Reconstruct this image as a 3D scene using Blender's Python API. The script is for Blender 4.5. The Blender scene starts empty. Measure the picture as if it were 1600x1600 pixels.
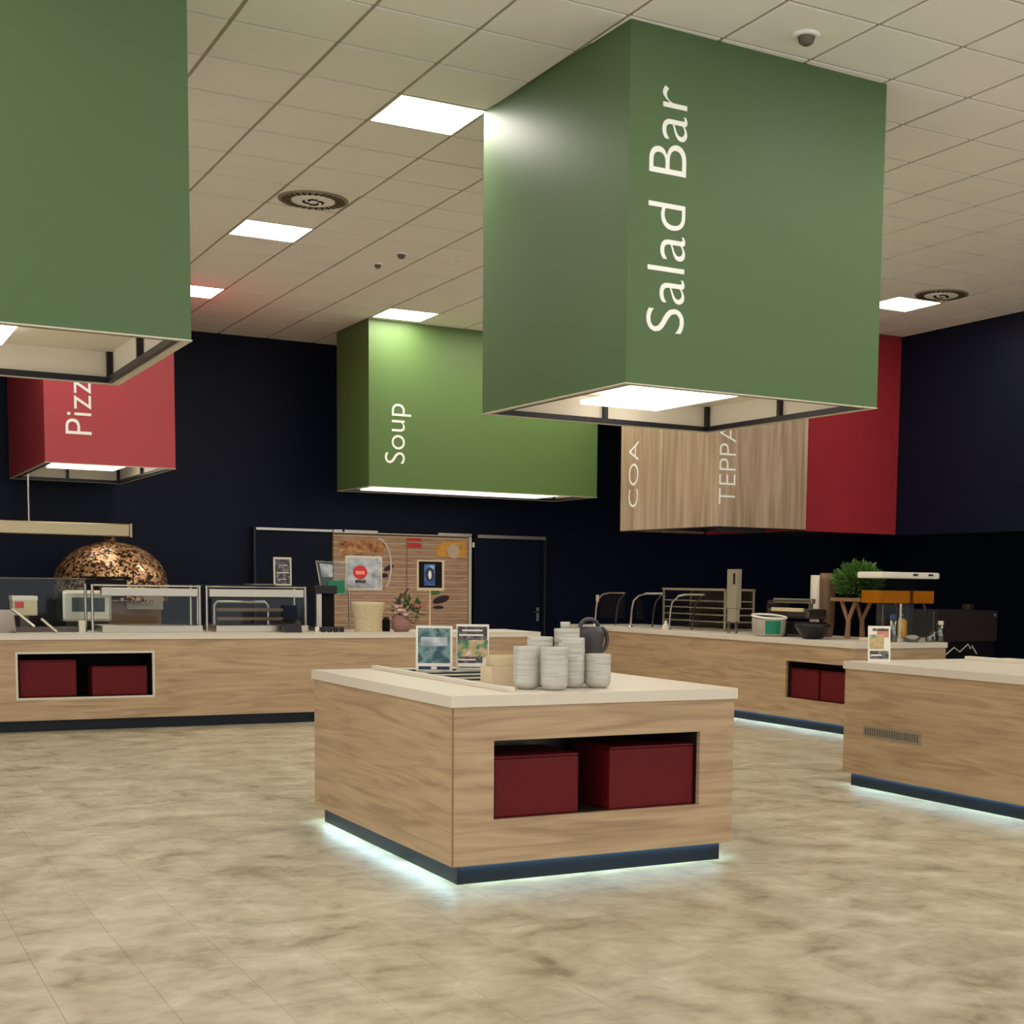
import bpy, bmesh, math, random
from mathutils import Matrix, Vector
random.seed(7)
S = bpy.context.scene
COL = S.collection
# ------------------------------------------------------------------ camera
CAMZ = 1.4213
F_PX, CX, CY, YAW, PITCH, ROLL = 2213.594, 971.927, 1125.010, 0.52105, -0.09500, 0.01480
def cam_axes():
    cy, sy, cp, sp = math.cos(YAW), math.sin(YAW), math.cos(PITCH), math.sin(PITCH)
    f = Vector((sy*cp, cy*cp, sp)); r = Vector((cy, -sy, 0)); u = r.cross(f)
    c, s = math.cos(ROLL), math.sin(ROLL)
    return c*r + s*u, -s*r + c*u, f
RX, UX, FX = cam_axes()
cd = bpy.data.cameras.new('camera'); co = bpy.data.objects.new('camera', cd); COL.objects.link(co)
co.matrix_world = Matrix(((RX.x, UX.x, -FX.x, 0), (RX.y, UX.y, -FX.y, 0), (RX.z, UX.z, -FX.z, CAMZ), (0, 0, 0, 1)))
cd.sensor_fit = 'HORIZONTAL'; cd.sensor_width = 36; cd.lens = F_PX/1600*36
cd.shift_x = (800-CX)/1600; cd.shift_y = (CY-800)/1600; cd.clip_start = .05; cd.clip_end = 100
S.camera = co
def pj(x, y, z):
    v = Vector((x, y, z-CAMZ)); d = v.dot(FX)
    if d < .1: return (-9999, -9999)
    return CX+F_PX*v.dot(RX)/d, CY-F_PX*v.dot(UX)/d
# ------------------------------------------------------------------ world, exposure
W = bpy.data.worlds.new('world'); S.world = W; W.use_nodes = True
W.node_tree.nodes['Background'].inputs[0].default_value = (.97, .98, 1.0, 1)
W.node_tree.nodes['Background'].inputs[1].default_value = 0.78
S.view_settings.view_transform = 'Standard'; S.view_settings.look = 'None'
S.view_settings.gamma = 1; S.view_settings.use_curve_mapping = False
S.view_settings.exposure = 0.84
CEIL_LIGHT = 13.0; HOOD_LIGHT = 1.25; LED = 21.0
# ------------------------------------------------------------------ materials
def newmat(name):
    m = bpy.data.materials.new(name); m.use_nodes = True
    nt = m.node_tree; return m, nt, nt.nodes['Principled BSDF']
def srgb(r, g, b):
    f = lambda c: ((c/255+.055)/1.055)**2.4 if c > 10 else c/255/12.92
    return (f(r), f(g), f(b), 1)
def plain(name, col, rough=.5, metal=0, spec=.5, vary=0.06, scale=6, bump=0):
    m, nt, b = newmat(name)
    N, L = nt.nodes, nt.links
    g = N.new('ShaderNodeNewGeometry'); n = N.new('ShaderNodeTexNoise'); n.inputs['Scale'].default_value = scale; n.inputs['Detail'].default_value = 4
    L.new(g.outputs['Position'], n.inputs['Vector'])
    mx = N.new('ShaderNodeMix'); mx.data_type = 'RGBA'
    mx.inputs['A'].default_value = tuple(c*(1-vary) for c in col[:3])+(1,); mx.inputs['B'].default_value = tuple(min(1, c*(1+vary)) for c in col[:3])+(1,)
    L.new(n.outputs['Fac'], mx.inputs['Factor']); L.new(mx.outputs['Result'], b.inputs['Base Color'])
    b.inputs['Roughness'].default_value = rough; b.inputs['Metallic'].default_value = metal; b.inputs['Specular IOR Level'].default_value = spec
    if bump:
        bp = N.new('ShaderNodeBump'); bp.inputs['Strength'].default_value = bump; bp.inputs['Distance'].default_value = .01
        L.new(n.outputs['Fac'], bp.inputs['Height']); L.new(bp.outputs['Normal'], b.inputs['Normal'])
    return m
def emit(name, col, s):
    m, nt, b = newmat(name); b.inputs['Base Color'].default_value = (.8, .8, .8, 1)
    b.inputs['Emission Color'].default_value = col; b.inputs['Emission Strength'].default_value = s; return m
def ramp(N, pts):
    r = N.new('ShaderNodeValToRGB'); e = r.color_ramp.elements
    e[0].position, e[0].color = pts[0]; e[1].position, e[1].color = pts[-1]
    for p, c in pts[1:-1]:
        k = e.new(p); k.color = c
    return r
def wood(name, cols, vertical=False, rough=.45, long=1.1, cross=13, dist=1.6):
    m, nt, b = newmat(name); N, L = nt.nodes, nt.links
    g = N.new('ShaderNodeNewGeometry'); sp = N.new('ShaderNodeSeparateXYZ'); L.new(g.outputs['Position'], sp.inputs[0])
    ad = N.new('ShaderNodeMath'); L.new(sp.outputs[0], ad.inputs[0]); L.new(sp.outputs[1], ad.inputs[1])
    a, c = (sp.outputs[2], ad.outputs[0]) if vertical else (ad.outputs[0], sp.outputs[2])
    m1 = N.new('ShaderNodeMath'); m1.operation = 'MULTIPLY'; m1.inputs[1].default_value = long; L.new(a, m1.inputs[0])
    m2 = N.new('ShaderNodeMath'); m2.operation = 'MULTIPLY'; m2.inputs[1].default_value = cross; L.new(c, m2.inputs[0])
    cb = N.new('ShaderNodeCombineXYZ'); L.new(m1.outputs[0], cb.inputs[0]); L.new(m2.outputs[0], cb.inputs[1])
    n1 = N.new('ShaderNodeTexNoise'); n1.inputs['Scale'].default_value = 1; n1.inputs['Detail'].default_value = 6; n1.inputs['Distortion'].default_value = dist
    L.new(cb.outputs[0], n1.inputs['Vector'])
    sc = N.new('ShaderNodeVectorMath'); sc.operation = 'MULTIPLY'; sc.inputs[1].default_value = (2.5, 9, 1); L.new(cb.outputs[0], sc.inputs[0])
    n2 = N.new('ShaderNodeTexNoise'); n2.inputs['Scale'].default_value = 1; n2.inputs['Detail'].default_value = 3; L.new(sc.outputs[0], n2.inputs['Vector'])
    mx = N.new('ShaderNodeMix'); mx.inputs['Factor'].default_value = .28; L.new(n1.outputs['Fac'], mx.inputs['A']); L.new(n2.outputs['Fac'], mx.inputs['B'])
    r = ramp(N, [(.3, cols[0]), (.5, cols[1]), (.7, cols[2])]); L.new(mx.outputs['Result'], r.inputs['Fac']); L.new(r.outputs['Color'], b.inputs['Base Color'])
    b.inputs['Roughness'].default_value = rough
    bp = N.new('ShaderNodeBump'); bp.inputs['Strength'].default_value = .08; bp.inputs['Distance'].default_value = .004; L.new(n2.outputs['Fac'], bp.inputs['Height']); L.new(bp.outputs['Normal'], b.inputs['Normal'])
    return m
def glass(name, tint=(1, 1, 1), refl=.12, rough=.03):
    m, nt, b = newmat(name); N, L = nt.nodes, nt.links
    t = N.new('ShaderNodeBsdfTransparent'); t.inputs[0].default_value = tint+(1,)
    gl = N.new('ShaderNodeBsdfGlossy'); gl.inputs['Roughness'].default_value = rough; gl.inputs['Color'].default_value = (.9, .95, .93, 1)
    mx = N.new('ShaderNodeMixShader'); mx.inputs[0].default_value = refl
    L.new(t.outputs[0], mx.inputs[1]); L.new(gl.outputs[0], mx.inputs[2]); L.new(mx.outputs[0], N['Material Output'].inputs['Surface'])
    return m
def floor_mat():
    m, nt, b = newmat('stone_vinyl'); N, L = nt.nodes, nt.links
    g = N.new('ShaderNodeNewGeometry'); oi = N.new('ShaderNodeObjectInfo')
    of = N.new('ShaderNodeVectorMath'); of.operation = 'SCALE'; of.inputs['Scale'].default_value = 1.0
    L.new(g.outputs['Position'], of.inputs[0])
    n1 = N.new('ShaderNodeTexNoise'); n1.inputs['Scale'].default_value = 3.6; n1.inputs['Detail'].default_value = 7; n1.inputs['Roughness'].default_value = .62; n1.inputs['Distortion'].default_value = .5
    L.new(of.outputs[0], n1.inputs['Vector'])
    n2 = N.new('ShaderNodeTexNoise'); n2.inputs['Scale'].default_value = 14; n2.inputs['Detail'].default_value = 5; L.new(of.outputs[0], n2.inputs['Vector'])
    mx = N.new('ShaderNodeMix'); mx.inputs['Factor'].default_value = .22; L.new(n1.outputs['Fac'], mx.inputs['A']); L.new(n2.outputs['Fac'], mx.inputs['B'])
    r = ramp(N, [(.34, srgb(128, 116, 91)), (.44, srgb(163, 151, 124)), (.53, srgb(180, 169, 143)), (.66, srgb(198, 190, 167))])
    L.new(mx.outputs['Result'], r.inputs['Fac'])
    hv = N.new('ShaderNodeHueSaturation'); mr = N.new('ShaderNodeMapRange'); mr.inputs['To Min'].default_value = .98; mr.inputs['To Max'].default_value = 1.02
    L.new(oi.outputs['Random'], mr.inputs['Value']); L.new(mr.outputs[0], hv.inputs['Value']); L.new(r.outputs['Color'], hv.inputs['Color'])
    L.new(hv.outputs['Color'], b.inputs['Base Color'])
    rr = N.new('ShaderNodeMapRange'); rr.inputs['To Min'].default_value = .30; rr.inputs['To Max'].default_value = .46; L.new(n1.outputs['Fac'], rr.inputs['Value']); L.new(rr.outputs[0], b.inputs['Roughness'])
    bp = N.new('ShaderNodeBump'); bp.inputs['Strength'].default_value = .12; bp.inputs['Distance'].default_value = .004; L.new(n2.outputs['Fac'], bp.inputs['Height']); L.new(bp.outputs['Normal'], b.inputs['Normal'])
    return m
def mosaic_mat():
    m, nt, b = newmat('gold_mosaic'); N, L = nt.nodes, nt.links
    g = N.new('ShaderNodeNewGeometry'); v = N.new('ShaderNodeTexVoronoi'); v.inputs['Scale'].default_value = 44; L.new(g.outputs['Position'], v.inputs['Vector'])
    r = ramp(N, [(.0, srgb(14, 12, 12)), (.40, srgb(60, 38, 24)), (.50, srgb(190, 130, 84)), (1., srgb(236, 196, 150))])
    sp = N.new('ShaderNodeSeparateColor'); L.new(v.outputs['Color'], sp.inputs[0]); L.new(sp.outputs[0], r.inputs['Fac']); L.new(r.outputs['Color'], b.inputs['Base Color'])
    b.inputs['Metallic'].default_value = .55; b.inputs['Roughness'].default_value = .28
    return m
def print_mat(name, cols, scale=14, rough=.35):
    m, nt, b = newmat(name); N, L = nt.nodes, nt.links
    g = N.new('ShaderNodeNewGeometry'); n = N.new('ShaderNodeTexNoise'); n.inputs['Scale'].default_value = scale; n.inputs['Detail'].default_value = 3; L.new(g.outputs['Position'], n.inputs['Vector'])
    k = len(cols); r = ramp(N, [(.28+.44*i/(k-1), c) for i, c in enumerate(cols)]); r.color_ramp.interpolation = 'LINEAR'
    L.new(n.outputs['Fac'], r.inputs['Fac']); L.new(r.outputs['Color'], b.inputs['Base Color']); b.inputs['Roughness'].default_value = rough
    return m
M = {}
M['floor'] = floor_mat()
M['joint'] = plain('floor_joint', srgb(150, 136, 108), .7)
M['tile'] = plain('ceiling_tile_white', srgb(248, 246, 241), .9, spec=.1, vary=.035, scale=3)
M['tbar'] = plain('ceiling_grid', srgb(172, 161, 142), .7)
M['navy'] = plain('navy_wall_paint', srgb(9, 17, 38), .55, spec=.18, vary=.1, scale=1.2)
M['black'] = plain('black_metal', srgb(22, 21, 26), .4, spec=.4)
M['matblack'] = plain('matt_black', srgb(9, 9, 12), .7, spec=.2)
M['oak'] = wood('oak_laminate', [srgb(153, 125, 94), srgb(183, 154, 120), srgb(200, 172, 137)], False, .42)
M['walnut'] = wood('hood_wood', [srgb(132, 108, 86), srgb(172, 146, 120), srgb(196, 174, 150)], True, .45, .7, 11, .8)
M['top'] = plain('cream_worktop', srgb(222, 211, 194), .35, vary=.03, scale=10)
M['plinth'] = plain('navy_plinth', srgb(17, 27, 38), .4, spec=.3, vary=.1, scale=20)
M['green'] = plain('sage_green_paint', srgb(86, 110, 73), .45, spec=.25, vary=.02, scale=2)
M['green2'] = plain('leaf_green_paint', srgb(90, 116, 64), .45, spec=.3, vary=.02, scale=2)
M['red'] = plain('hood_red_paint', srgb(160, 42, 50), .4, vary=.02, scale=2)
M['rose'] = plain('pizza_hood_red', srgb(176, 58, 66), .4, vary=.02, scale=2)
M['sensor'] = plain('sensor_grey', srgb(104, 96, 84), .5)
M['slotgrey'] = plain('slot_grey', srgb(98, 90, 76), .6)
M['frost'] = glass('cloudy_plastic', (.55, .57, .55), .22, .25)
M['cabinet'] = plain('brown_black_enamel', srgb(50, 42, 40), .3)
M['greypaint'] = plain('grey_paint', srgb(150, 140, 120), .5)
M['crimson'] = plain('crimson_box', srgb(98, 13, 20), .55, spec=.25, vary=.05, scale=8)
M['white'] = plain('white_paint', srgb(236, 228, 212), .5, vary=.02)
M['letter'] = plain('letter_white', srgb(248, 248, 242), .5, vary=.01)
M['trim'] = plain('pale_trim', srgb(214, 206, 186), .4, vary=.02)
M['panel'] = emit('light_panel', (1, .95, .85, 1), CEIL_LIGHT)
M['hoodpanel'] = emit('hood_light_panel', (1, .93, .83, 1), HOOD_LIGHT)
M['led'] = emit('led_tape', (.56, .88, 1, 1), LED)
M['steel'] = plain('brushed_steel', srgb(190, 184, 170), .3, metal=1, vary=.08, scale=30)
M['chrome'] = plain('chrome', srgb(215, 212, 205), .14, metal=1, vary=.02)
M['darksteel'] = plain('dark_steel', srgb(92, 84, 78), .35, metal=.8, vary=.2, scale=5)
M['glass'] = glass('clear_glass', (.95, .97, .96), .012)
M['clear'] = glass('clear_plastic', (.86, .88, .84), .03, .08)
M['juice'] = plain('orange_juice', srgb(222, 128, 12), .3, vary=.15, scale=10)
M['china'] = plain('white_china', srgb(186, 183, 172), .35, vary=.02)
M['leaf'] = plain('herb_leaf', srgb(78, 118, 38), .6, vary=.45, scale=30)
M['leafdark'] = plain('dark_leaf', srgb(60, 84, 40), .6, vary=.4, scale=30)
M['basket'] = plain('woven_cream', srgb(206, 190, 152), .8, vary=.25, scale=45, bump=.5)
M['brown'] = plain('wooden_brown', srgb(150, 112, 74), .6, vary=.2, scale=12)
M['copper'] = plain('brown_vase', srgb(120, 92, 66), .4, vary=.2)
M['beige'] = plain('beige_plastic', srgb(214, 196, 156), .5)
M['greenlab'] = plain('green_print', srgb(10, 124, 92), .5)
M['navyprint'] = plain('navy_print', srgb(26, 42, 84), .5)
M['blueprint'] = print_mat('blue_print', [srgb(240, 244, 250), srgb(70, 130, 180), srgb(24, 50, 120)], 9)
M['redprint'] = plain('red_print', srgb(206, 48, 44), .5)
M['redlight'] = plain('pink_print', srgb(255, 150, 130), .5)
M['greyprint'] = print_mat('grey_print', [srgb(210, 212, 214), srgb(172, 178, 184), srgb(120, 126, 132)], 12)
M['teal'] = print_mat('teal_food_print', [srgb(30, 56, 64), srgb(48, 84, 92), srgb(120, 150, 150), srgb(52, 92, 84)], 16)
M['food'] = print_mat('salad_food_print', [srgb(40, 32, 34), srgb(70, 120, 90), srgb(176, 170, 110), srgb(214, 160, 120), srgb(220, 215, 205)], 18)
M['darkprint'] = print_mat('dark_menu_print', [srgb(30, 26, 32), srgb(70, 62, 64), srgb(150, 146, 140)], 30)
M['bread'] = print_mat('bread_print', [srgb(92, 56, 26), srgb(190, 120, 60), srgb(226, 180, 110)], 14)
M['citrus'] = print_mat('citrus_print', [srgb(226, 140, 40), srgb(232, 170, 70), srgb(170, 150, 50)], 9)
M['sushi'] = plain('dark_fruit_print', srgb(44, 24, 40), .5)
M['rosy'] = plain('rosy_print', srgb(196, 128, 112), .6, vary=.2, scale=20)
M['plank'] = wood('pallet_plank', [srgb(140, 104, 80), srgb(182, 144, 114), srgb(208, 174, 142)], False, .6, 3, 30)
M['plankgap'] = plain('pallet_board_pale', srgb(212, 190, 160), .6, vary=.1, scale=8)
M['mosaic'] = mosaic_mat()
M['bronze'] = plain('bronze_hood', srgb(176, 160, 126), .3, metal=1, vary=.12, scale=3)
M['flower'] = print_mat('flower_colour', [srgb(236, 226, 206), srgb(206, 170, 160), srgb(130, 50, 56)], 20)
M['pot'] = plain('rose_stone_pot', srgb(150, 112, 104), .6, vary=.3, scale=30)
M['ovenblue'] = plain('oven_window', srgb(46, 58, 66), .2, spec=.6)
M['figure'] = plain('dark_grey_pottery', srgb(58, 54, 56), .45, vary=.3, scale=40)
M['bag'] = plain('clear_bag', srgb(176, 170, 158), .35, vary=.2, scale=30)
# ------------------------------------------------------------------ mesh helpers
class MB:
    def __init__(s): s.v = []; s.f = []; s.sm = []
    def add(s, v, f, smooth=False):
        o = len(s.v); s.v += [tuple(p) for p in v]; s.f += [tuple(i+o for i in q) for q in f]; s.sm += [smooth]*len(f); return s
    def box(s, x0, y0, z0, x1, y1, z1):
        if x1 < x0: x0, x1 = x1, x0
        if y1 < y0: y0, y1 = y1, y0
        if z1 < z0: z0, z1 = z1, z0
        return s.add([(x0, y0, z0), (x1, y0, z0), (x1, y1, z0), (x0, y1, z0), (x0, y0, z1), (x1, y0, z1), (x1, y1, z1), (x0, y1, z1)],
                     [(3, 2, 1, 0), (4, 5, 6, 7), (0, 1, 5, 4), (1, 2, 6, 5), (2, 3, 7, 6), (3, 0, 4, 7)])
    def rbox(s, x0, y0, z0, x1, y1, z1, b=.005):
        bm = bmesh.new(); bmesh.ops.create_cube(bm, size=1)
        for v in bm.verts: v.co = Vector(((x0+x1)/2+v.co.x*(x1-x0), (y0+y1)/2+v.co.y*(y1-y0), (z0+z1)/2+v.co.z*(z1-z0)))
        bmesh.ops.bevel(bm, geom=bm.edges[:], offset=b, segments=2, affect='EDGES', profile=.6)
        bm.verts.index_update(); s.add([v.co[:] for v in bm.verts], [[v.index for v in f.verts] for f in bm.faces]); bm.free(); return s
    def prism(s, poly, d):          # planar polygon of 3-d points extruded by vector d
        n = len(poly); d = Vector(d); v = [Vector(p) for p in poly]+[Vector(p)+d for p in poly]
        return s.add(v, [tuple(range(n))[::-1], tuple(range(n, 2*n))]+[(i, (i+1) % n, (i+1) % n+n, i+n) for i in range(n)])
    def tube(s, pts, r, n=8, closed=False):
        P = [Vector(p) for p in pts]; k = len(P); rings = []
        rr = r if isinstance(r, (list, tuple)) else [r]*k
        up = Vector((0, 0, 1)); prev = None
        for i, p in enumerate(P):
            if closed: t = P[(i+1) % k]-P[i-1]
            else: t = P[min(i+1, k-1)]-P[max(i-1, 0)]
            t.normalize()
            a = prev if prev is not None else (up if abs(t.dot(up)) < .9 else Vector((1, 0, 0)))
            a = (a-t*a.dot(t)).normalized(); prev = a; b = t.cross(a)
            rings.append([p+rr[i]*(math.cos(2*math.pi*j/n)*a+math.sin(2*math.pi*j/n)*b) for j in range(n)])
        v = [q for R in rings for q in R]; f = []
        for i in range(k if closed else k-1):
            for j in range(n):
                f.append((i*n+j, i*n+(j+1) % n, ((i+1) % k)*n+(j+1) % n, ((i+1) % k)*n+j))
        s.add(v, f, True)
        if not closed: s.add(rings[0], [tuple(range(n))[::-1]]); s.add(rings[-1], [tuple(range(n))])
        return s
    def lathe(s, cx, cy, prof, n=20, cap=True):
        v = [(cx+r*math.cos(2*math.pi*j/n), cy+r*math.sin(2*math.pi*j/n), z) for r, z in prof for j in range(n)]
        f = [(i*n+j, i*n+(j+1) % n, (i+1)*n+(j+1) % n, (i+1)*n+j) for i in range(len(prof)-1) for j in range(n)]
        s.add(v, f, True)
        if cap:
            for r, z in (prof[0], prof[-1]):
                if r > .001: s.add([(cx+r*math.cos(2*math.pi*j/n), cy+r*math.sin(2*math.pi*j/n), z) for j in range(n)], [tuple(range(n))])
        return s
    def hole_panel(s, a0, a1, z0, z1, h0, h1, hz0, hz1, q0, q1, axis):   # a panel with a rectangular hole; axis 'x': runs along x, thickness q0..q1 in y
        for b in ((a0, z0, a1, hz0), (a0, hz1, a1, z1), (a0, hz0, h0, hz1), (h1, hz0, a1, hz1)):
            if b[2]-b[0] < 1e-5 or b[3]-b[1] < 1e-5: continue
            if axis == 'x': s.box(b[0], q0, b[1], b[2], q1, b[3])
            else: s.box(q0, b[0], b[1], q1, b[2], b[3])
        return s
    def mesh(s, name, mat, off=(0, 0, 0), fix=True):
        me = bpy.data.meshes.new(name); o = Vector(off)
        me.from_pydata([tuple(Vector(p)-o) for p in s.v], [], s.f); me.materials.append(M[mat] if isinstance(mat, str) else mat)
        me.polygons.foreach_set('use_smooth', s.sm)
        if fix:
            bm = bmesh.new(); bm.from_mesh(me); bmesh.ops.recalc_face_normals(bm, faces=bm.faces[:]); bm.to_mesh(me); bm.free()
        me.update(); return me
def origin(o):
    p = Vector((0, 0, 0))
    while o is not None: p = p+o.location; o = o.parent
    return p
def tag(o, label=None, cat=None, group=None, kind=None):
    if label: o['label'] = label
    if cat: o['category'] = cat
    if group: o['group'] = group
    if kind: o['kind'] = kind
    return o
def thing(name, label, cat, loc, group=None):
    o = bpy.data.objects.new(name, None); o.empty_display_size = .1; COL.objects.link(o); o.location = loc
    return tag(o, label, cat, group)
def part(name, mb, mat, parent, label=None, kind=None):
    me = mb.mesh(name, mat, origin(parent)); o = bpy.data.objects.new(name, me); COL.objects.link(o); o.parent = parent
    return tag(o, label, None, None, kind)
def solo(name, mb, mat, label, cat, group=None, loc=(0, 0, 0), kind=None):
    me = mb.mesh(name, mat, loc); o = bpy.data.objects.new(name, me); COL.objects.link(o); o.location = loc
    return tag(o, label, cat, group, kind)
def struct(name, mb, mat, loc=(0, 0, 0)):
    me = mb.mesh(name, mat, loc); o = bpy.data.objects.new(name, me); COL.objects.link(o); o.location = loc; o['kind'] = 'structure'; return o
def inst(name, me, loc, parent=None, rotz=0):
    o = bpy.data.objects.new(name, me); COL.objects.link(o); o.location = Vector(loc)-(origin(parent) if parent else Vector((0, 0, 0))); o.parent = parent; o.rotation_euler.z = rotz; return o
def copy_tree(src, loc):
    r = src.copy(); COL.objects.link(r); r.location = loc
    for ch in list(src.children):
        c = ch.copy(); COL.objects.link(c); c.parent = r
        for g in ch.children:
            d = g.copy(); COL.objects.link(d); d.parent = c
    return r
def text_mesh(text, size, thin, spacing):
    cu = bpy.data.curves.new('lettering', 'FONT'); cu.body = text; cu.size = size; cu.offset = thin; cu.extrude = .002; cu.space_character = spacing; cu.resolution_u = 6
    ob = bpy.data.objects.new('tmp', cu); COL.objects.link(ob); dg = bpy.context.evaluated_depsgraph_get()
    me = bpy.data.meshes.new_from_object(ob.evaluated_get(dg)); bpy.data.objects.remove(ob); bpy.data.curves.remove(cu); return me
def letters(name, text, size, origin_pt, right, up, mat, parent, sx=1.0, thin=-0.0032, spacing=1.0):
    # flat lettering with a little thickness, one object per character; right / up give the writing direction
    r, u = Vector(right), Vector(up); n = r.cross(u); base = Vector(origin_pt)-origin(parent); x0 = None
    for k, ch in enumerate(text):
        if ch == ' ': continue
        full = text_mesh(text[:k+1], size, thin, spacing); me = text_mesh(ch, size, thin, spacing)
        mx = max(v.co.x for v in full.vertices); mc = max(v.co.x for v in me.vertices); bpy.data.meshes.remove(full)
        if x0 is None: x0 = min(v.co.x for v in me.vertices)
        for v in me.vertices:
            c = v.co.copy(); v.co = base+r*((c.x+mx-mc-x0)*sx)+u*c.y+n*(c.z+.002)
        me.materials.clear(); me.materials.append(M[mat]); me.name = 'letter'
        o = bpy.data.objects.new('letter', me); COL.objects.link(o); o.parent = parent
# ------------------------------------------------------------------ room shell
CE = 4.4342; T = .6; GX, GY = 2.0916, 7.4115; BY = 17.95; BX = 11.5
XL, XR, YN = -5.1, 14.6, -4.0
# floor: a dark bed with stone-look planks
PW, PLN = .327, .645; FX0, FY0 = .672, 5.235
floor = struct('floor', MB().box(XL, YN, -.12, XR, BY, -.004), 'joint')
fm = MB().rbox(-PW/2+.0006, -PLN/2+.0006, -.004, PW/2-.0006, PLN/2-.0006, 0, .0005).mesh('floor_tile', 'floor')
cells = []
for i in range(int((XL-FX0)/PW), int((XR-FX0)/PW)):
    for j in range(int((YN-FY0)/PLN), int((BY-FY0)/PLN)):
        x, y = FX0+(i+.5)*PW, FY0+(j+.5)*PLN; px, py = pj(x, y, 0)
        vis = -60 < px < 1660 and 900 < py < 1700 and y < 13.8 and not (2.6 < x < 4.1 and 6.1 < y < 8.1)
        cells.append((0 if vis else 1, y*math.cos(YAW)+x*math.sin(YAW), x, y))
cells.sort(); rest = MB()
for k, (h, d, x, y) in enumerate(cells):
    if h == 0 and k < 298: inst('floor_tile', fm, (x, y, 0), floor)
    else: rest.box(x-PW/2+.0006, y-PLN/2+.0006, -.004, x+PW/2-.0006, y+PLN/2-.0006, 0)
part('far_floor_tiles', rest, 'floor', floor, kind='stuff')
# walls
struct('wall_back', MB().box(XL, BY, 0, XR, BY+.15, CE+.1), 'navy')
struct('wall_left', MB().box(XL-.15, 10.5, 0, XL, BY+.15, CE+.1), 'navy')  # unseen wall, put in and cut short to control light from the side
struct('wall_right', MB().box(XR, 2.0, 0, XR+.15, BY+.15, CE+.1), 'navy')
struct('wall_bulkhead', MB().box(BX, 2.0, 2.075, BX+.25, 13.47, CE), 'navy')
# ceiling: slab, grid bars, tiles
ceil = struct('ceiling', MB().box(XL, YN, CE+.03, XR, BY, CE+.15), 'tbar')
i0, i1 = int((XL-GX)/T)-1, int((XR-GX)/T); j0, j1 = int((YN-GY)/T)-1, int((BY-GY)/T)
for i in range(i0+1, i1+1): part('grid_bar', MB().box(GX+i*T-.012, YN, CE+.004, GX+i*T+.012, BY, CE+.03), 'tbar', ceil)
for j in range(j0+1, j1+1): part('grid_bar', MB().box(XL, GY+j*T-.0118, CE+.0045, XR, GY+j*T+.0118, CE+.03), 'tbar', ceil)
LIGHTS = [(2, 2), (2, 8), (2, 13), (6, 13), (13, 7)]
OFF = [(2, -4), (2, -10), (-4, -10), (-4, -4), (-4, 2), (-10, 2), (-10, -4), (8, -4), (8, -10), (14, -4), (14, 2), (8, 8), (10, 13), (-1, 11), (7, 2), (7, 7), (6, -4), (10, -1), (-1, 5), (8, 12), (-1, -1), (-4, -1), (-7, 2), (-7, -2)]  # unseen panels: the grid carried on, plus extras added for brightness
VENTS = [(2, 6), (13, 6)]
tm = MB().rbox(-.2885, -.2885, -.004, .2885, .2885, .012, .005).mesh('ceiling_tile', 'tile')
cells = []
for i in range(i0, i1+1):
    for j in range(j0, j1+1):
        if (i, j) in LIGHTS+OFF+VENTS: continue
        x, y = GX+(i+.5)*T, GY+(j+.5)*T
        if x < XL+.28 or x > XR-.28 or y > BY-.28 or y < YN+.28:
            if not (XL < x < XR and YN < y < BY): continue
        px, py = pj(x, y, CE)
        vis = 285 < px < 1640 and -70 < py < 545 and not (770 < px < 1375 and py > 180) and not (900 < px < 1010 and py > 90) and not (x > BX)
        cells.append((0 if vis else 1, y*math.cos(YAW)+x*math.sin(YAW), x, y))
cells.sort(); rest = MB()
for k, (h, d, x, y) in enumerate(cells):
    if h == 0 and k < 298: inst('ceiling_tile', tm, (x, y, CE), ceil)
    else: rest.box(max(x-.2885, XL), max(y-.2885, YN), CE-.004, min(x+.2885, XR), min(y+.2885, BY), CE+.012)
part('other_ceiling_tiles', rest, 'tile', ceil, kind='stuff')
# ceiling lights
def ceiling_light(i, j, label, group=None):
    x, y = GX+(i+.5)*T, GY+(j+.5)*T
    t = thing('ceiling_light', label, 'ceiling light', (x, y, CE), group)
    f = MB()
    for b in ((-.295, -.295, .295, -.283), (-.295, .283, .295, .295), (-.295, -.283, -.283, .283), (.283, -.283, .295, .283)):
        f.box(x+b[0], y+b[1], CE-.004, x+b[2], y+b[3], CE+.025)
    part('frame', f, 'trim', t); part('diffuser', MB().box(x-.283, y-.283, CE-.002, x+.283, y+.283, CE+.02), 'panel', t)
LL = ['square ceiling light touching the top edge of the green salad bar hood', 'square ceiling light next to the round swirl vent at left',
      'square ceiling light half hidden behind the left green hood', 'square ceiling light directly above the front of the soup hood', 'square ceiling light beside the round vent near the right dark wall']
for (i, j), l in zip(LIGHTS, LL): ceiling_light(i, j, l)
for i, j in OFF: ceiling_light(i, j, 'unseen square ceiling light added to help light the hall', 'unseen ceiling lights added to the grid')
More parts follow.
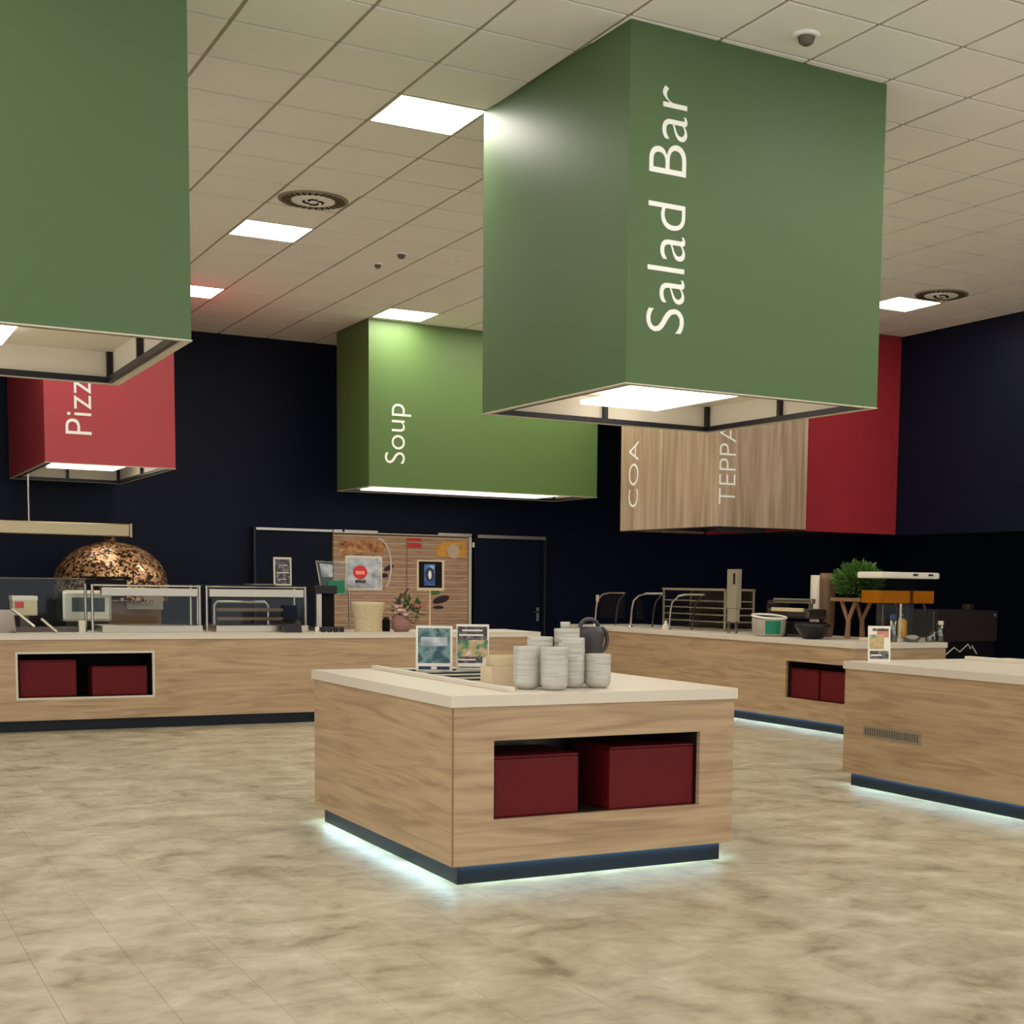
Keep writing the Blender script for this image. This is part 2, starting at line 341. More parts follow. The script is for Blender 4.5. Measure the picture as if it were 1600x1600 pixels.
# round swirl vents
def vent(i, j, label):
    x, y = GX+(i+.5)*T, GY+(j+.5)*T
    t = thing('ceiling_vent', label, 'air vent', (x, y, CE), 'swirl vents')
    part('face_plate', MB().rbox(x-.284, y-.284, CE, x+.284, y+.284, CE+.012, .004), 'tile', t)
    part('outer_ring', MB().lathe(x, y, [(.275, CE), (.275, CE-.008), (.262, CE-.012), (.175, CE-.012), (.17, CE)], 40, False), 'greypaint', t)
    part('core', MB().lathe(x, y, [(.17, CE), (.168, CE-.016), (.150, CE-.018), (.001, CE-.018)], 36, False), 'tile', t)
    for k in range(28):
        a = 2*math.pi*k/28; c, s = math.cos(a), math.sin(a); w = .008
        p = [(x+c*r-s*o, y+s*r+c*o, CE-.0135) for r, o in ((.182, -w), (.250, -w+.014), (.250, w+.014), (.182, w))]
        part('slot', MB().prism(p, (0, 0, -.002)), 'matblack', t)
    for k in range(4):
        a = 2*math.pi*k/4+.5; pts = [(x+.045*math.cos(a)+.05*q*math.cos(a+q*1.2), y+.045*math.sin(a)+.05*q*math.sin(a+q*1.2), CE-.019) for q in (0, .5, 1, 1.5)]
        part('swirl_slot', MB().tube(pts, .009, 6), 'matblack', t)
vent(2, 6, 'round swirl ceiling vent beside the left square light'); vent(13, 6, 'round swirl ceiling vent near the right dark wall')
def detector(x, y, r, label, h=.05, mat='tile'):
    t = thing('smoke_detector', label, 'smoke detector', (x, y, CE))
    part('base', MB().lathe(x, y, [(r, CE), (r, CE-.012), (r*.9, CE-.018)], 20), mat, t)
    part('sensor_head', MB().lathe(x, y, [(r*.66, CE-.018), (r*.52, CE-h*.8), (r*.3, CE-h), (.001, CE-h)], 18, False), 'sensor', t)
detector(4.84, 6.52, .075, 'round smoke detector on the ceiling above the salad bar sign', .06)
detector(4.846, 12.65, .06, 'darker round smoke detector left of the salad bar hood', .055)
detector(4.808, 13.17, .05, 'smaller pale smoke detector left of the salad bar hood', .05)
solo('sprinkler_cap', MB().lathe(5.38, 12.55, [(.05, CE), (.048, CE-.012), (.001, CE-.016)], 16, False), 'tile', 'small flat round sprinkler cap right of the detectors', 'sprinkler')
# ------------------------------------------------------------------ hanging hoods
def hood(name, label, x0, x1, y0, y1, zb, mat, rot=0, lip=.17, panel=None, dark_frame=True, bars=True, zt=CE):
    t = thing(name, label, 'hood', (x0, y0, zb)); w = .03
    part('front_panel', MB().box(x0, y0, zb, x1, y0+w, zt), mat, t)
    part('side_panel', MB().box(x0, y0+w, zb, x0+w, y1-w, zt), mat, t)
    part('side_panel', MB().box(x1-w, y0+w, zb, x1, y1-w, zt), mat, t)
    part('back_panel', MB().box(x0, y1-w, zb, x1, y1, zt), mat, t)
    q = MB(); e = .004
    q.box(x0-e, y0-e, zb-.006, x1+e, y0+w, zb-.0005); q.box(x0-e, y1-w, zb-.006, x1+e, y1+e, zb-.0005); q.box(x0-e, y0+w, zb-.006, x0+w, y1-w, zb-.0005); q.box(x1-w, y0+w, zb-.006, x1+e, y1-w, zb-.0005)
    part('edge_trim', q, 'trim', t)
    zs = zb+lip
    s = MB().box(x0+w, y0+w, zs, x1-w, y1-w, zs+.03)
    for b in ((x0+w, y0+w, x0+w+.006, y1-w), (x1-w-.006, y0+w, x1-w, y1-w), (x0+w, y1-w-.006, x1-w, y1-w), (x0+w, y0+w, x1-w, y0+w+.006)): s.box(b[0], b[1], zb, b[2], b[3], zs)
    part('soffit', s, 'white', t)
    if dark_frame:
        r = .03; a, b, c, d = x0+w+.01, x1-w-.01, y0+w+.01, y1-w-.01; fr = MB()
        fr.box(a, c, zb-.003, b, c+r, zb+.028); fr.box(a, d-r, zb-.003, b, d, zb+.028); fr.box(a, c+r, zb-.003, a+r, d-r, zb+.028); fr.box(b-r, c+r, zb-.003, b, d-r, zb+.028)
        part('rail_frame', fr, 'black', t)
        if bars:
            for bx, by in ((a, d-r), (b-r, d-r), ((a+b)/2-r/2, d-r), (b-r, (c+d)/2-r/2), (a, (c+d)/2-r/2), (a, c), (b-r, c), ((a+b)/2-r/2, c)):
                part('rail_post', MB().box(bx, by, zb+.028, bx+r, by+r, zs), 'black', t)
    if panel:
        p = part('light_panel', MB().rbox(panel[0], panel[1], panel[4], panel[2], panel[3], panel[4]+.03, .004), 'hoodpanel', t)
        part('hanger', MB().box((panel[0]+panel[2])/2-.1, (panel[1]+panel[3])/2-.1, panel[4]+.03, (panel[0]+panel[2])/2+.1, (panel[1]+panel[3])/2+.1, zs), 'white', p)
    t.rotation_euler.z = math.radians(rot)
    return t
ZB = 2.524
h1 = hood('salad_bar_hood', 'large sage green hanging hood lettered Salad Bar', 3.915, 5.715, 6.835, 8.635, ZB, 'green', 1.5, panel=(4.55, 7.25, 5.15, 8.46, 2.615))
letters('sign_lettering', 'Salad Bar', .36, (4.285, 6.835, 2.815), (0, 0, 1), (-1, 0, 0), 'letter', h1, sx=1.0)
h2 = hood('green_hood', 'sage green hanging hood cut off by the left edge', -.216, 1.584, 6.827, 8.627, ZB, 'green', 0, panel=(.34, 7.1, .92, 8.15, 2.615))
h3 = hood('soup_hood', 'light green hood lettered Soup on the back wall', 5.70, 8.72, 15.92, 17.06, ZB, 'green2', 0, lip=.12, panel=(5.95, 16.25, 8.35, 16.92, 2.535))
letters('sign_lettering', 'Soup', .36, (6.14, 15.92, 2.80), (0, 0, 1), (-1, 0, 0), 'letter', h3)
h4 = hood('pizza_hood', 'red hood lettered Pizza above the gold mosaic oven', 2.03, 3.26, 14.8, 17.6, ZB, 'rose', 0, panel=(2.30, 15.2, 3.0, 16.7, 2.60))
letters('sign_lettering', 'Pizza', .36, (2.465, 14.8, 2.805), (0, 0, 1), (-1, 0, 0), 'letter', h4)
# wood-fronted teppanyaki hood and the red hood beside it
t = thing('wood_hood', 'wood-grain hood lettered COA and TEPPANYAKI', 'hood', (8.8, 13.28, 2.09))
part('front_panel', MB().box(8.80, 13.28, 2.09, 10.03, 13.31, CE), 'walnut', t)
part('side_panel', MB().box(8.80, 13.31, 2.09, 8.83, 15.45, CE), 'walnut', t)
part('back_panel', MB().box(8.83, 15.42, 2.09, 10.03, 15.45, CE), 'walnut', t)
part('bottom_plate', MB().box(8.83, 13.31, 2.12, 10.03, 15.42, 2.14), 'black', t)
part('edge_trim', MB().box(8.80, 13.28, 2.078, 10.03, 13.31, 2.0895).box(8.80, 13.31, 2.078, 8.83, 15.45, 2.0895), 'black', t)
part('under_light', MB().rbox(9.0, 13.6, 2.05, 9.7, 13.75, 2.118, .006), 'darksteel', t)
letters('sign_lettering', 'COA', .335, (8.80, 15.02, 2.37), (0, 0, 1), (0, 1, 0), 'letter', t, sx=1.12, thin=-.0055)
letters('sign_lettering', 'TEPPANYAKI', .33, (9.04, 13.28, 2.335), (0, 0, 1), (-1, 0, 0), 'letter', t, sx=.98, thin=-.0055)
t = thing('red_hood', 'plain red hood between the wood hood and dark wall', 'hood', (10.04, 13.42, 2.08))
part('front_panel', MB().box(10.04, 13.42, 2.08, 11.495, 13.45, CE), 'red', t)
part('side_panel', MB().box(10.04, 13.45, 2.08, 10.07, 15.4, CE), 'red', t)
part('bottom_plate', MB().box(10.07, 13.45, 2.10, 11.495, 15.4, 2.12), 'black', t)
# ------------------------------------------------------------------ back wall: door, dark panel, pallet wall
t = bpy.data.objects.new('door_1', None); COL.objects.link(t); t.location = (7.93, BY, 0); t['kind'] = 'structure'
part('door_leaf', MB().rbox(7.98, BY-.05, 0, 8.92, BY-.005, 2.02, .004), 'navy', t)
part('door_frame', MB().box(7.90, BY-.07, 0, 7.975, BY, 2.085).box(8.925, BY-.07, 0, 8.965, BY, 2.085), 'navy', t)
part('head_trim', MB().box(7.95, BY-.085, 2.03, 8.985, BY-.0, 2.075), 'steel', t)
part('edge_trim', MB().box(8.967, BY-.085, 0, 8.985, BY, 2.03), 'darksteel', t)
hd = part('door_handle', MB().tube([(8.79, BY-.10, 1.03), (8.88, BY-.10, 1.03), (8.88, BY-.05, 1.03)], .012, 8), 'steel', t)
part('handle_plate', MB().rbox(8.86, BY-.062, .90, 8.90, BY-.05, 1.09, .003), 'steel', hd)
solo('wall_sensor', MB().rbox(7.86, BY-.10, 1.90, 7.895, BY-.071, 1.97, .006), 'white', 'tiny white sensor on the post left of the door', 'sensor')
t = thing('dark_panel', 'dark sliding panel left of the slatted pallet wall', 'panel', (4.89, BY-.12, 0))
part('leaf', MB().rbox(4.90, BY-.10, 0, 5.88, BY-.06, 2.04, .004), 'navy', t)
part('top_rail', MB().box(4.90, BY-.14, 2.045, 5.885, BY-.06, 2.075), 'steel', t)
part('side_rail', MB().box(4.87, BY-.12, 0, 4.898, BY-.05, 2.08), 'black', t)
t = thing('pallet_wall', 'slatted pale wood panel with food pictures behind counter', 'panel', (5.9, BY-.1, 0))
part('backing', MB().box(5.90, BY-.08, .0, 7.80, BY-.05, 2.04), 'brown', t)
z = .12; k = 0
while z < 2.0:
    hgt = .062; part('slat', MB().rbox(5.91, BY-.105, z, 7.79, BY-.0805, z+hgt, .003), 'plank', t)
    part('pale_slat', MB().box(5.91, BY-.098, z+hgt+.002, 7.79, BY-.0805, z+hgt+.018), 'plankgap', t); z += .0825
part('side_rail', MB().box(7.80, BY-.12, 0, 7.84, BY-.05, 2.06), 'trim', t)
part('center_seam', MB().box(6.905, BY-.109, .1, 6.92, BY-.105, 2.0), 'brown', t)
tr = MB()
for a, b in ((5.90, 6.02), (6.05, 6.50), (7.35, 7.84)): tr.box(a, BY-.13, 2.05, b, BY-.06, 2.08)
part('top_rail', tr.box(5.90, BY-.12, 2.04, 7.84, BY-.05, 2.052), 'steel', t)
def decal(name, pts, mat, y=BY-.1095): return part(name, MB().prism([(x, y, z) for x, z in pts], (0, .004, 0)), mat, t)
def ell(cx, cz, rx, rz, n=18, a0=0): return [(cx+rx*math.cos(2*math.pi*i/n), cz+rz*math.sin(2*math.pi*i/n)+a0*rx*math.cos(2*math.pi*i/n)) for i in range(n)]
decal('bread_picture', [(5.98, 1.80), (6.60, 1.80), (6.62, 1.92), (6.3, 1.95), (5.98, 1.93)], 'bread'); decal('bread_picture', [(6.0, 1.71), (6.55, 1.70), (6.58, 1.76), (6.02, 1.77)], 'bread')
decal('red_picture', [(6.92, 1.87), (7.12, 1.87), (7.12, 1.93), (6.92, 1.93)], 'redprint'); decal('red_picture', [(6.92, 1.96), (7.12, 1.96), (7.12, 2.0), (6.92, 2.0)], 'redprint')
decal('citrus_picture', [(7.33, 1.76), (7.76, 1.76), (7.76, 1.97), (7.45, 1.97), (7.33, 1.90)], 'citrus')
decal('orange_slice_picture', ell(7.58, 1.84, .085, .10), 'plankgap', BY-.111)
decal('dark_fruit_picture', ell(7.40, 1.19, .12, .05, a0=.25), 'sushi'); decal('dark_fruit_picture', ell(7.36, 1.085, .08, .022), 'sushi')
decal('leaf_picture', ell(7.30, 1.285, .09, .03), 'leaf'); decal('meat_picture', ell(7.08, 1.12, .13, .04), 'rosy')
pl = [(6.0+.55*math.cos(a), 1.62+.45*math.sin(a)) for a in [i*math.pi/12*.9+.1 for i in range(9)]]
part('curved_picture_edge', MB().tube([(6.50+.19*math.sin(q), BY-.112, 1.62+.36*math.cos(q)) for q in [.1+.18*i for i in range(14)]], .012, 6), 'white', t)
decal('dark_olive_picture', ell(6.66, 1.60, .07, .035, a0=.4), 'sushi'); decal('dark_olive_picture', ell(6.60, 1.50, .05, .03), 'sushi')
# ------------------------------------------------------------------ counters
ZT, ZS, ZK = .8994, .8455, .0946; KO, SO = .0454, .0126
def plinth_runs(t, runs, led=True):
    # runs: (x0,y0,x1,y1) outer faces, axis aligned, with the inward normal
    for x0, y0, x1, y1, nx, ny in runs:
        a = MB().box(x0, y0, 0, x1+nx*.018, y1+ny*.018, ZK-.0005); p = part('plinth_board', a, 'plinth', t)
        if led:
            # the tape sits under the body overhang, just in front of the plinth
            part('led_strip', MB().box(x0-nx*.0145, y0-ny*.0145, ZK+.001, x1-nx*.0005, y1-ny*.0005, ZK+.007), 'led', p, label='glowing cool white light strip')
# salad island
X0, X1, Y0, Y1 = 2.5681, 4.14, 6.0483, 8.1215
t = thing('salad_island', 'oak-clad island counter under the salad bar hood with red box niche', 'counter', ((X0+X1)/2, (Y0+Y1)/2, 0))
H = (2.779, 3.9325, .304, .682)
part('front_panel', MB().hole_panel(X0, X1, ZK, ZS-.001, H[0], H[1], H[2], H[3], Y0, Y0+.03, 'x'), 'oak', t)
part('side_panel', MB().box(X0, Y0+.0305, ZK, X0+.03, Y1-.0305, ZS-.001), 'oak', t)
part('side_panel', MB().box(X1-.03, Y0+.0305, ZK, X1, Y1-.0305, ZS-.001), 'oak', t)
part('back_panel', MB().box(X0, Y1-.03, ZK, X1, Y1, ZS-.001), 'oak', t)
def niche(t, x0, x1, y0, y1, z0, z1, open_axis):
    n = MB(); e = .015
    n.box(x0-e, y0, z0-e, x1+e, y1, z0); n.box(x0-e, y0, z1, x1+e, y1, z1+e)
    if open_axis == 'y': n.box(x0-e, y0, z0, x0, y1, z1); n.box(x1, y0, z0, x1+e, y1, z1); n.box(x0-e, y1, z0-e, x1+e, y1+e, z1+e)
    else: n.box(x0, y0-e, z0, x1, y0, z1); n.box(x0, y1, z0, x1, y1+e, z1); n.box(x1, y0-e, z0-e, x1+e, y1+e, z1+e)
    return n
part('niche_lining', niche(t, H[0], H[1], Y0+.0305, Y0+.55, H[2], H[3], 'y'), 'darksteel', t)
part('base_core', MB().box(X0+.25, Y0+.25, 0, X1-.25, Y1-.25, ZK), 'black', t)
part('bottom_board', MB().box(X0+.031, Y0+.031, ZK+.008, X1-.031, Y1-.031, ZK+.028), 'oak', t)
plinth_runs(t, [(X0+KO, Y0+KO, X1-KO, Y0+KO, 0, 1), (X0+KO, Y0+KO+.0185, X0+KO, Y1-KO, 1, 0), (X1-KO, Y0+KO+.0185, X1-KO, Y1-KO, -1, 0), (X0+KO+.0185, Y1-KO, X1-KO-.0185, Y1-KO, 0, -1)])
part('corner_strip', MB().box(X0-.001, Y0-.001, ZK, X0+.006, Y0+.006, ZS-.001), 'brown', t)
w = thing('worktop', 'cream worktop of the salad island with open well', 'worktop', ((X0+X1)/2, (Y0+Y1)/2, ZS))
part('slab', MB().box(X0-SO, Y0-SO, ZS, 2.95, Y1+SO, ZT).box(2.95, Y0-SO, ZS, X1+SO, 6.75, ZT).box(3.80, 6.75, ZS, X1+SO, Y1+SO, ZT).box(2.95, 8.03, ZS, 3.80, Y1+SO, ZT), 'top', w)
part('raised_lip', MB().rbox(2.905, 6.17, ZT, 2.945, 8.08, ZT+.022, .003), 'top', w)
part('well', MB().box(2.95, 6.75, ZS-.12, 3.80, 8.03, ZS-.10), 'matblack', w)
for k in range(9): part('rack_bar', MB().box(2.951, 6.83+k*.14, ZT-.022, 3.799, 6.86+k*.14, ZT-.002), 'black' if k % 2 == 0 else 'trim', w)
def red_box(x0, y0, z0, x1, y1, z1, label):
    b = thing('storage_box', label, 'box', ((x0+x1)/2, (y0+y1)/2, z0), 'red boxes in the counter niches')
    hh = z1-z0
    part('body', MB().rbox(x0, y0, z0, x1, y1, z0+hh-.012, .012), 'crimson', b)
    part('lid', MB().rbox(x0+.002, y0+.002, z0+hh-.0115, x1-.002, y1-.002, z1, .004), 'crimson', b)
red_box(2.795, 6.085, H[2], 3.253, 6.50, .60, 'red box at the left of the salad island niche')
red_box(3.425, 6.085, H[2], 3.922, 6.50, .618, 'red box at the right of the salad island niche')
# left back counter
LX0, LX1, LY0, LY1 = -3.5, 6.90, 13.865, 14.78
t = thing('back_counter', 'long oak-clad serving counter along the left back', 'counter', ((LX0+LX1)/2, (LY0+LY1)/2, 0))
HL = (1.628, 2.812, .314, .716)
part('front_panel', MB().hole_panel(LX0, LX1, ZK+.01, ZS-.001, HL[0], HL[1], HL[2], HL[3], LY0, LY0+.03, 'x'), 'oak', t)
part('side_panel', MB().box(LX1-.03, LY0+.0305, ZK+.01, LX1, LY1, ZS-.001), 'oak', t)
part('niche_lining', niche(t, HL[0], HL[1], LY0+.0305, LY0+.5, HL[2], HL[3], 'y'), 'matblack', t)
part('niche_rim', MB().hole_panel(HL[0]-.02, HL[1]+.02, HL[2]-.02, HL[3]+.02, HL[0], HL[1], HL[2], HL[3], LY0-.004, LY0-.0002, 'x'), 'trim', t)
part('plinth_board', MB().box(LX0, LY0+KO, 0, LX1-KO, LY0+KO+.018, ZK+.0095), 'plinth', t)
part('base_core', MB().box(LX0, LY0+.25, 0, LX1-.2, LY1-.1, ZK+.0095), 'black', t)
w = thing('worktop', 'long cream worktop of the left back counter', 'worktop', ((LX0+LX1)/2, (LY0+LY1)/2, ZS))
part('slab', MB().box(LX0, LY0-SO, ZS, LX1+SO, LY1, ZT), 'top', w)
part('edge_band', MB().box(LX0, LY0-SO-.002, ZT-.012, LX1+SO+.002, LY0-SO-.0002, ZT+.001), 'trim', w)
red_box(1.645, 13.93, HL[2], 2.14, 14.30, .655, 'taller red box in the left back counter niche')
red_box(2.277, 13.93, HL[2], 2.78, 14.30, .588, 'shorter red box in the left back counter niche')
# right back counter
RX0, RX1, RY0, RY1 = 8.683, 9.83, 10.66, 16.6
t = thing('side_counter', 'oak-clad counter at back right with drinks and plant', 'counter', ((RX0+RX1)/2, (RY0+RY1)/2, 0))
HR = (10.75, 11.77, .300, .675)
part('front_panel', MB().hole_panel(RY0, RY1, ZK, ZS-.001, HR[0], HR[1], HR[2], HR[3], RX0, RX0+.03, 'y'), 'oak', t)
part('end_panel', MB().box(RX0+.0305, RY0, ZK, RX1, RY0+.03, ZS-.001), 'oak', t)
part('niche_lining', niche(t, RX0+.0305, RX0+.5, HR[0], HR[1], HR[2], HR[3], 'x'), 'darksteel', t)
part('base_core', MB().box(RX0+.3, RY0+.3, 0, RX1-.1, RY1-.1, ZK), 'black', t)
plinth_runs(t, [(RX0+KO, RY0+KO, RX0+KO, RY1-KO, 1, 0)])
w = thing('worktop', 'cream worktop of the right back counter', 'worktop', ((RX0+RX1)/2, (RY0+RY1)/2, ZS))
part('slab', MB().rbox(RX0-SO, RY0-SO, ZS, RX1+SO, RY1, ZT, .004), 'top', w)
red_box(8.74, 11.29, HR[2], 9.12, 11.755, .60, 'red box nearest the open end of the right niche')
red_box(8.74, 10.80, HR[2], 9.12, 11.262, .60, 'red box partly hidden behind the right island corner')
# right island
QX0, QX1, QY0, QY1 = 6.487, 8.1, 3.6, 8.07
t = thing('grill_island', 'oak-clad island counter at the right edge with metal grille', 'counter', ((QX0+QX1)/2, (QY0+QY1)/2, 0))
part('front_panel', MB().box(QX0, QY0, ZK, QX0+.03, QY1, ZS-.001), 'oak', t)
part('end_panel', MB().box(QX0+.0305, QY1-.03, ZK, QX1, QY1, ZS-.001), 'oak', t)
part('back_panel', MB().box(QX1-.03, QY0, ZK, QX1, QY1-.0305, ZS-.001), 'oak', t)
part('bottom_board', MB().box(QX0+.0305, QY0, ZK+.008, QX1-.031, QY1-.031, ZK+.028), 'oak', t)
part('base_core', MB().box(QX0+.25, QY0, 0, QX1-.25, QY1-.3, ZK), 'black', t)
plinth_runs(t, [(QX0+KO, QY0, QX0+KO, QY1-KO, 1, 0), (QX0+KO+.0185, QY1-KO, QX1-KO, QY1-KO, 0, -1)])
g = part('vent_grille', MB().rbox(QX0-.006, 7.24, .375, QX0-.0003, 7.85, .455, .002), 'greypaint', t)
for k in range(22): part('slot', MB().box(QX0-.008, 7.265+k*.026, .388, QX0-.0055, 7.279+k*.026, .442), 'slotgrey', g)
w = thing('worktop', 'cream worktop of the right island', 'worktop', ((QX0+QX1)/2, (QY0+QY1)/2, ZS))
part('slab', MB().box(QX0-SO, QY0, ZS, QX1+SO, QY1+SO, ZT), 'top', w)
part('raised_lip', MB().rbox(7.50, QY0, ZT, 7.56, 7.93, ZT+.03, .006), 'top', w)
# ------------------------------------------------------------------ things on the salad island
def bowl_profile(r, h):
    return [(r*.55, 0), (r*.60, .004), (r*.86, .010), (r*.97, .022), (r, h*.6), (r, h), (r-.004, h+.0005), (r-.0045, h*.5), (r*.8, .016), (.002, .012)]
bm_ = MB().lathe(0, 0, bowl_profile(.066, .050), 28, False).mesh('bowl', 'china')
def stack(x, y, top, label, z0=ZT):
    n = max(1, int(round((top-z0-.05)/.0135))+1)
    for k in range(n):
        o = inst('bowl', bm_, (x+random.uniform(-.0008, .0008), y+random.uniform(-.0008, .0008), z0+k*.0135)); tag(o, label, 'bowl', label.replace('white bowl in', 'bowls in'))
stack(3.085, 6.335, 1.115, 'white bowl in the leftmost front stack'); stack(3.185, 6.225, 1.105, 'white bowl in the front stack second from left')
stack(3.34, 6.34, 1.15, 'white bowl in the tall stack right of centre'); stack(3.395, 6.50, 1.192, 'white bowl in the tallest rear stack under a cup')
stack(3.47, 6.30, 1.068, 'white bowl in the short stack at far right'); stack(3.235, 6.49, 1.148, 'white bowl in the rear stack behind the left ones')
solo('cup', MB().lathe(3.385, 6.50, [(.022, 1.196), (.025, 1.20), (.026, 1.226), (.0225, 1.228), (.02, 1.205), (.001, 1.2)], 16, False), 'china', 'small white cup on top of the tallest bowl stack', 'cup')
t = thing('utensil_jug', 'dark grey jug with looped handles behind the bowl stacks', 'jug', (3.60, 6.62, ZT))
x, y = 3.60, 6.62
part('body', MB().lathe(x, y, [(.05, ZT), (.055, ZT+.05), (.058, 1.05), (.07, 1.12), (.078, 1.16), (.062, 1.19), (.045, 1.20), (.001, 1.195)], 18, False), 'figure', t)
part('handle', MB().tube([(x+.055*math.cos(a)-.01, y, 1.195+.042*math.sin(a)) for a in [math.pi*i/10 for i in range(11)]], .012, 8), 'figure', t)
part('handle', MB().tube([(x+.06+.035*math.sin(a), y-.01, 1.13-.06*math.cos(a)) for a in [math.pi*i/10 for i in range(11)]], .011, 8), 'figure', t)
t = thing('napkin_holder', 'wooden napkin box beside the left bowl stack', 'box', (3.08, 6.60, ZT))
part('box', MB().hole_panel(2.995, 3.165, ZT, 1.0, 3.0, 3.16, 2, 2.1, 6.53, 6.54, 'x') if False else MB().box(2.985, 6.53, ZT, 3.175, 6.54, 1.0).box(2.985, 6.66, ZT, 3.175, 6.67, 1.0).box(2.985, 6.54, ZT, 2.995, 6.66, 1.0).box(3.165, 6.54, ZT, 3.175, 6.66, 1.0), 'plankgap', t)
for k in range(5): part('napkin', MB().rbox(3.0, 6.55+k*.02, ZT+.004, 3.16, 6.562+k*.02, 1.045+.006*(k % 3), .002), 'beige', t)
# menu cards: a tilted white-edged stand with print
def menu_card(name, label, cx, cy, z0, w, h, ang, prints, cat='menu card', lean=.10, back='white'):
    t = thing(name, label, cat, (cx, cy, z0))
    def P(u, v, d): return (cx+u, cy+v*lean*h+d, z0+v*h)
    f = MB(); b = .012/h
    f.prism([P(-w/2, 0, 0), P(w/2, 0, 0), P(w/2, 1, 0), P(-w/2, 1, 0)], (0, .006, 0)); part('panel', f, back, t)
    part('foot', MB().box(cx-w/2, cy+.004, z0, cx+w/2, cy+.07, z0+.005), 'clear', t)
    k = 0
    for nm, u0, u1, v0, v1, mat in prints:
        k += 1; d = -.001-.0008*k
        part(nm, MB().prism([P(u0*w, v0, d), P(u1*w, v0, d), P(u1*w, v1, d), P(u0*w, v1, d)], (0, .0009, 0)), mat, t)
    t.rotation_euler.z = ang
    return t
A = -.42
menu_card('menu_card', 'teal printed menu card on the salad island', 3.20, 7.82, ZT+.0, .215, .265, A, [('picture', -.44, .44, .16, .95, 'teal'), ('white_band', -.46, .46, .10, .17, 'white'), ('dark_strip', -.42, .42, .03, .10, 'navyprint'), ('emblem', -.08, .08, .035, .095, 'white'), ('plate_picture', -.36, .36, .55, .75, 'greyprint')])
menu_card('menu_card', 'salad photo menu card beside the bowl stacks', 3.43, 7.78, ZT+.0, .195, .275, A, [('dark_header', -.46, .44, .62, .95, 'darkprint'), ('title_line', -.32, .3, .85, .885, 'white'), ('title_line', -.42, .32, .75, .785, 'white'), ('salad_picture', -.46, .46, .30, .66, 'food'), ('dark_block', -.44, .3, .16, .30, 'darkprint'), ('title_line', -.44, .1, .22, .25, 'white'), ('white_base', -.46, .44, .04, .16, 'white'), ('caption_line', -.42, .38, .06, .085, 'darkprint')])
menu_card('menu_card', 'small menu card standing on the right island corner', 6.68, 7.93, ZT, .165, .255, A, [('dark_header', -.3, .42, .86, .93, 'darkprint'), ('meat_picture', -.1, .42, .68, .86, 'rosy'), ('bowl_picture', -.44, .2, .36, .76, 'food'), ('dark_base', -.42, .42, .08, .30, 'darkprint'), ('caption_line', -.38, .1, .16, .2, 'white')])
# ------------------------------------------------------------------ things on the left back counter
def sneeze_guard(x0, x1, label, bx0):
    t = thing('heated_gantry', label, 'sneeze guard', ((x0+x1)/2, 14.2, ZT)); r = .014
    for x in (x0+r, x1-r):
        for y in (14.18, 14.56): part('post', MB().tube([(x, y, ZT), (x, y, 1.355)], r, 8), 'steel', t)
    part('heat_bar', MB().rbox(bx0, 14.17, 1.245, x1-.03, 14.30, 1.325, .006), 'steel', t)
    part('top_glass', MB().box(x0, 14.02, 1.356, x1, 14.6, 1.364), 'glass', t)
    part('rail', MB().tube([(x0, 14.18, 1.345), (x1, 14.18, 1.345)], .008, 6), 'steel', t)
    part('front_glass', MB().box(x0+.03, 14.06, .98, x1-.03, 14.066, 1.24), 'glass', t)
    part('trough', MB().rbox(x0+.09, 14.12, ZT, x1, 14.62, .965, .004), 'steel', t)
sneeze_guard(2.32, 3.35, 'steel heated gantry with glass in front of the mosaic oven', 2.42)
sneeze_guard(3.39, 4.41, 'steel heated gantry carrying the small chalkboard card', 3.43)
t = thing('serving_rack', 'steel tube rack under the chalkboard gantry', 'rack', (3.8, 14.42, .966))
part('arch', MB().tube([(3.53, 14.4, .966), (3.53, 14.4, 1.16), (3.56, 14.4, 1.195), (4.04, 14.4, 1.195), (4.075, 14.4, 1.16), (4.075, 14.4, .966)], .014, 8), 'steel', t)
for z in (1.01, 1.10): part('shelf', MB().box(3.55, 14.35, z, 4.24, 14.52, z+.03), 'copper', t)
t = menu_card('chalkboard_card', 'small framed dark card standing on the steel gantry', 4.20, 14.30, 1.366, .185, .285, 0, [('chalk_panel', -.42, .42, .05, .93, 'darkprint'), ('chalk_line', -.35, .35, .44, .47, 'white'), ('chalk_line', -.25, .3, .7, .73, 'greyprint'), ('chalk_line', -.3, .2, .2, .23, 'greyprint')], lean=.03, back='trim')
solo('flat_tray', MB().lathe(3.97, 14.30, [(.10, 1.367), (.155, 1.372), (.16, 1.378), (.10, 1.374), (.001, 1.374)], 20, False), 'steel', 'flat round steel tray lying on the gantry beside the card', 'tray')
t = thing('card_terminal', 'black payment terminal on the left back counter', 'terminal', (4.19, 13.97, ZT))
part('body', MB().prism([(4.105, 13.90, ZT), (4.105, 14.04, ZT), (4.105, 14.04, 1.03), (4.105, 13.93, .985)], (.17, 0, 0)), 'black', t)
part('screen', MB().rbox(4.12, 14.0, 1.03, 4.26, 14.03, 1.17, .006), 'navy', t)
t = thing('dispenser_stand', 'black dispenser with a grey pole beside the gantry', 'dispenser', (4.62, 14.32, ZT))
part('base', MB().rbox(4.53, 14.2, ZT, 4.78, 14.5, .945, .005), 'darksteel', t); part('pole', MB().box(4.545, 14.28, .945, 4.60, 14.34, 1.30), 'steel', t)
part('head', MB().rbox(4.50, 14.2, 1.285, 4.74, 14.45, 1.375, .01), 'black', t); part('tank', MB().rbox(4.61, 14.26, .945, 4.73, 14.44, 1.284, .01), 'matblack', t)
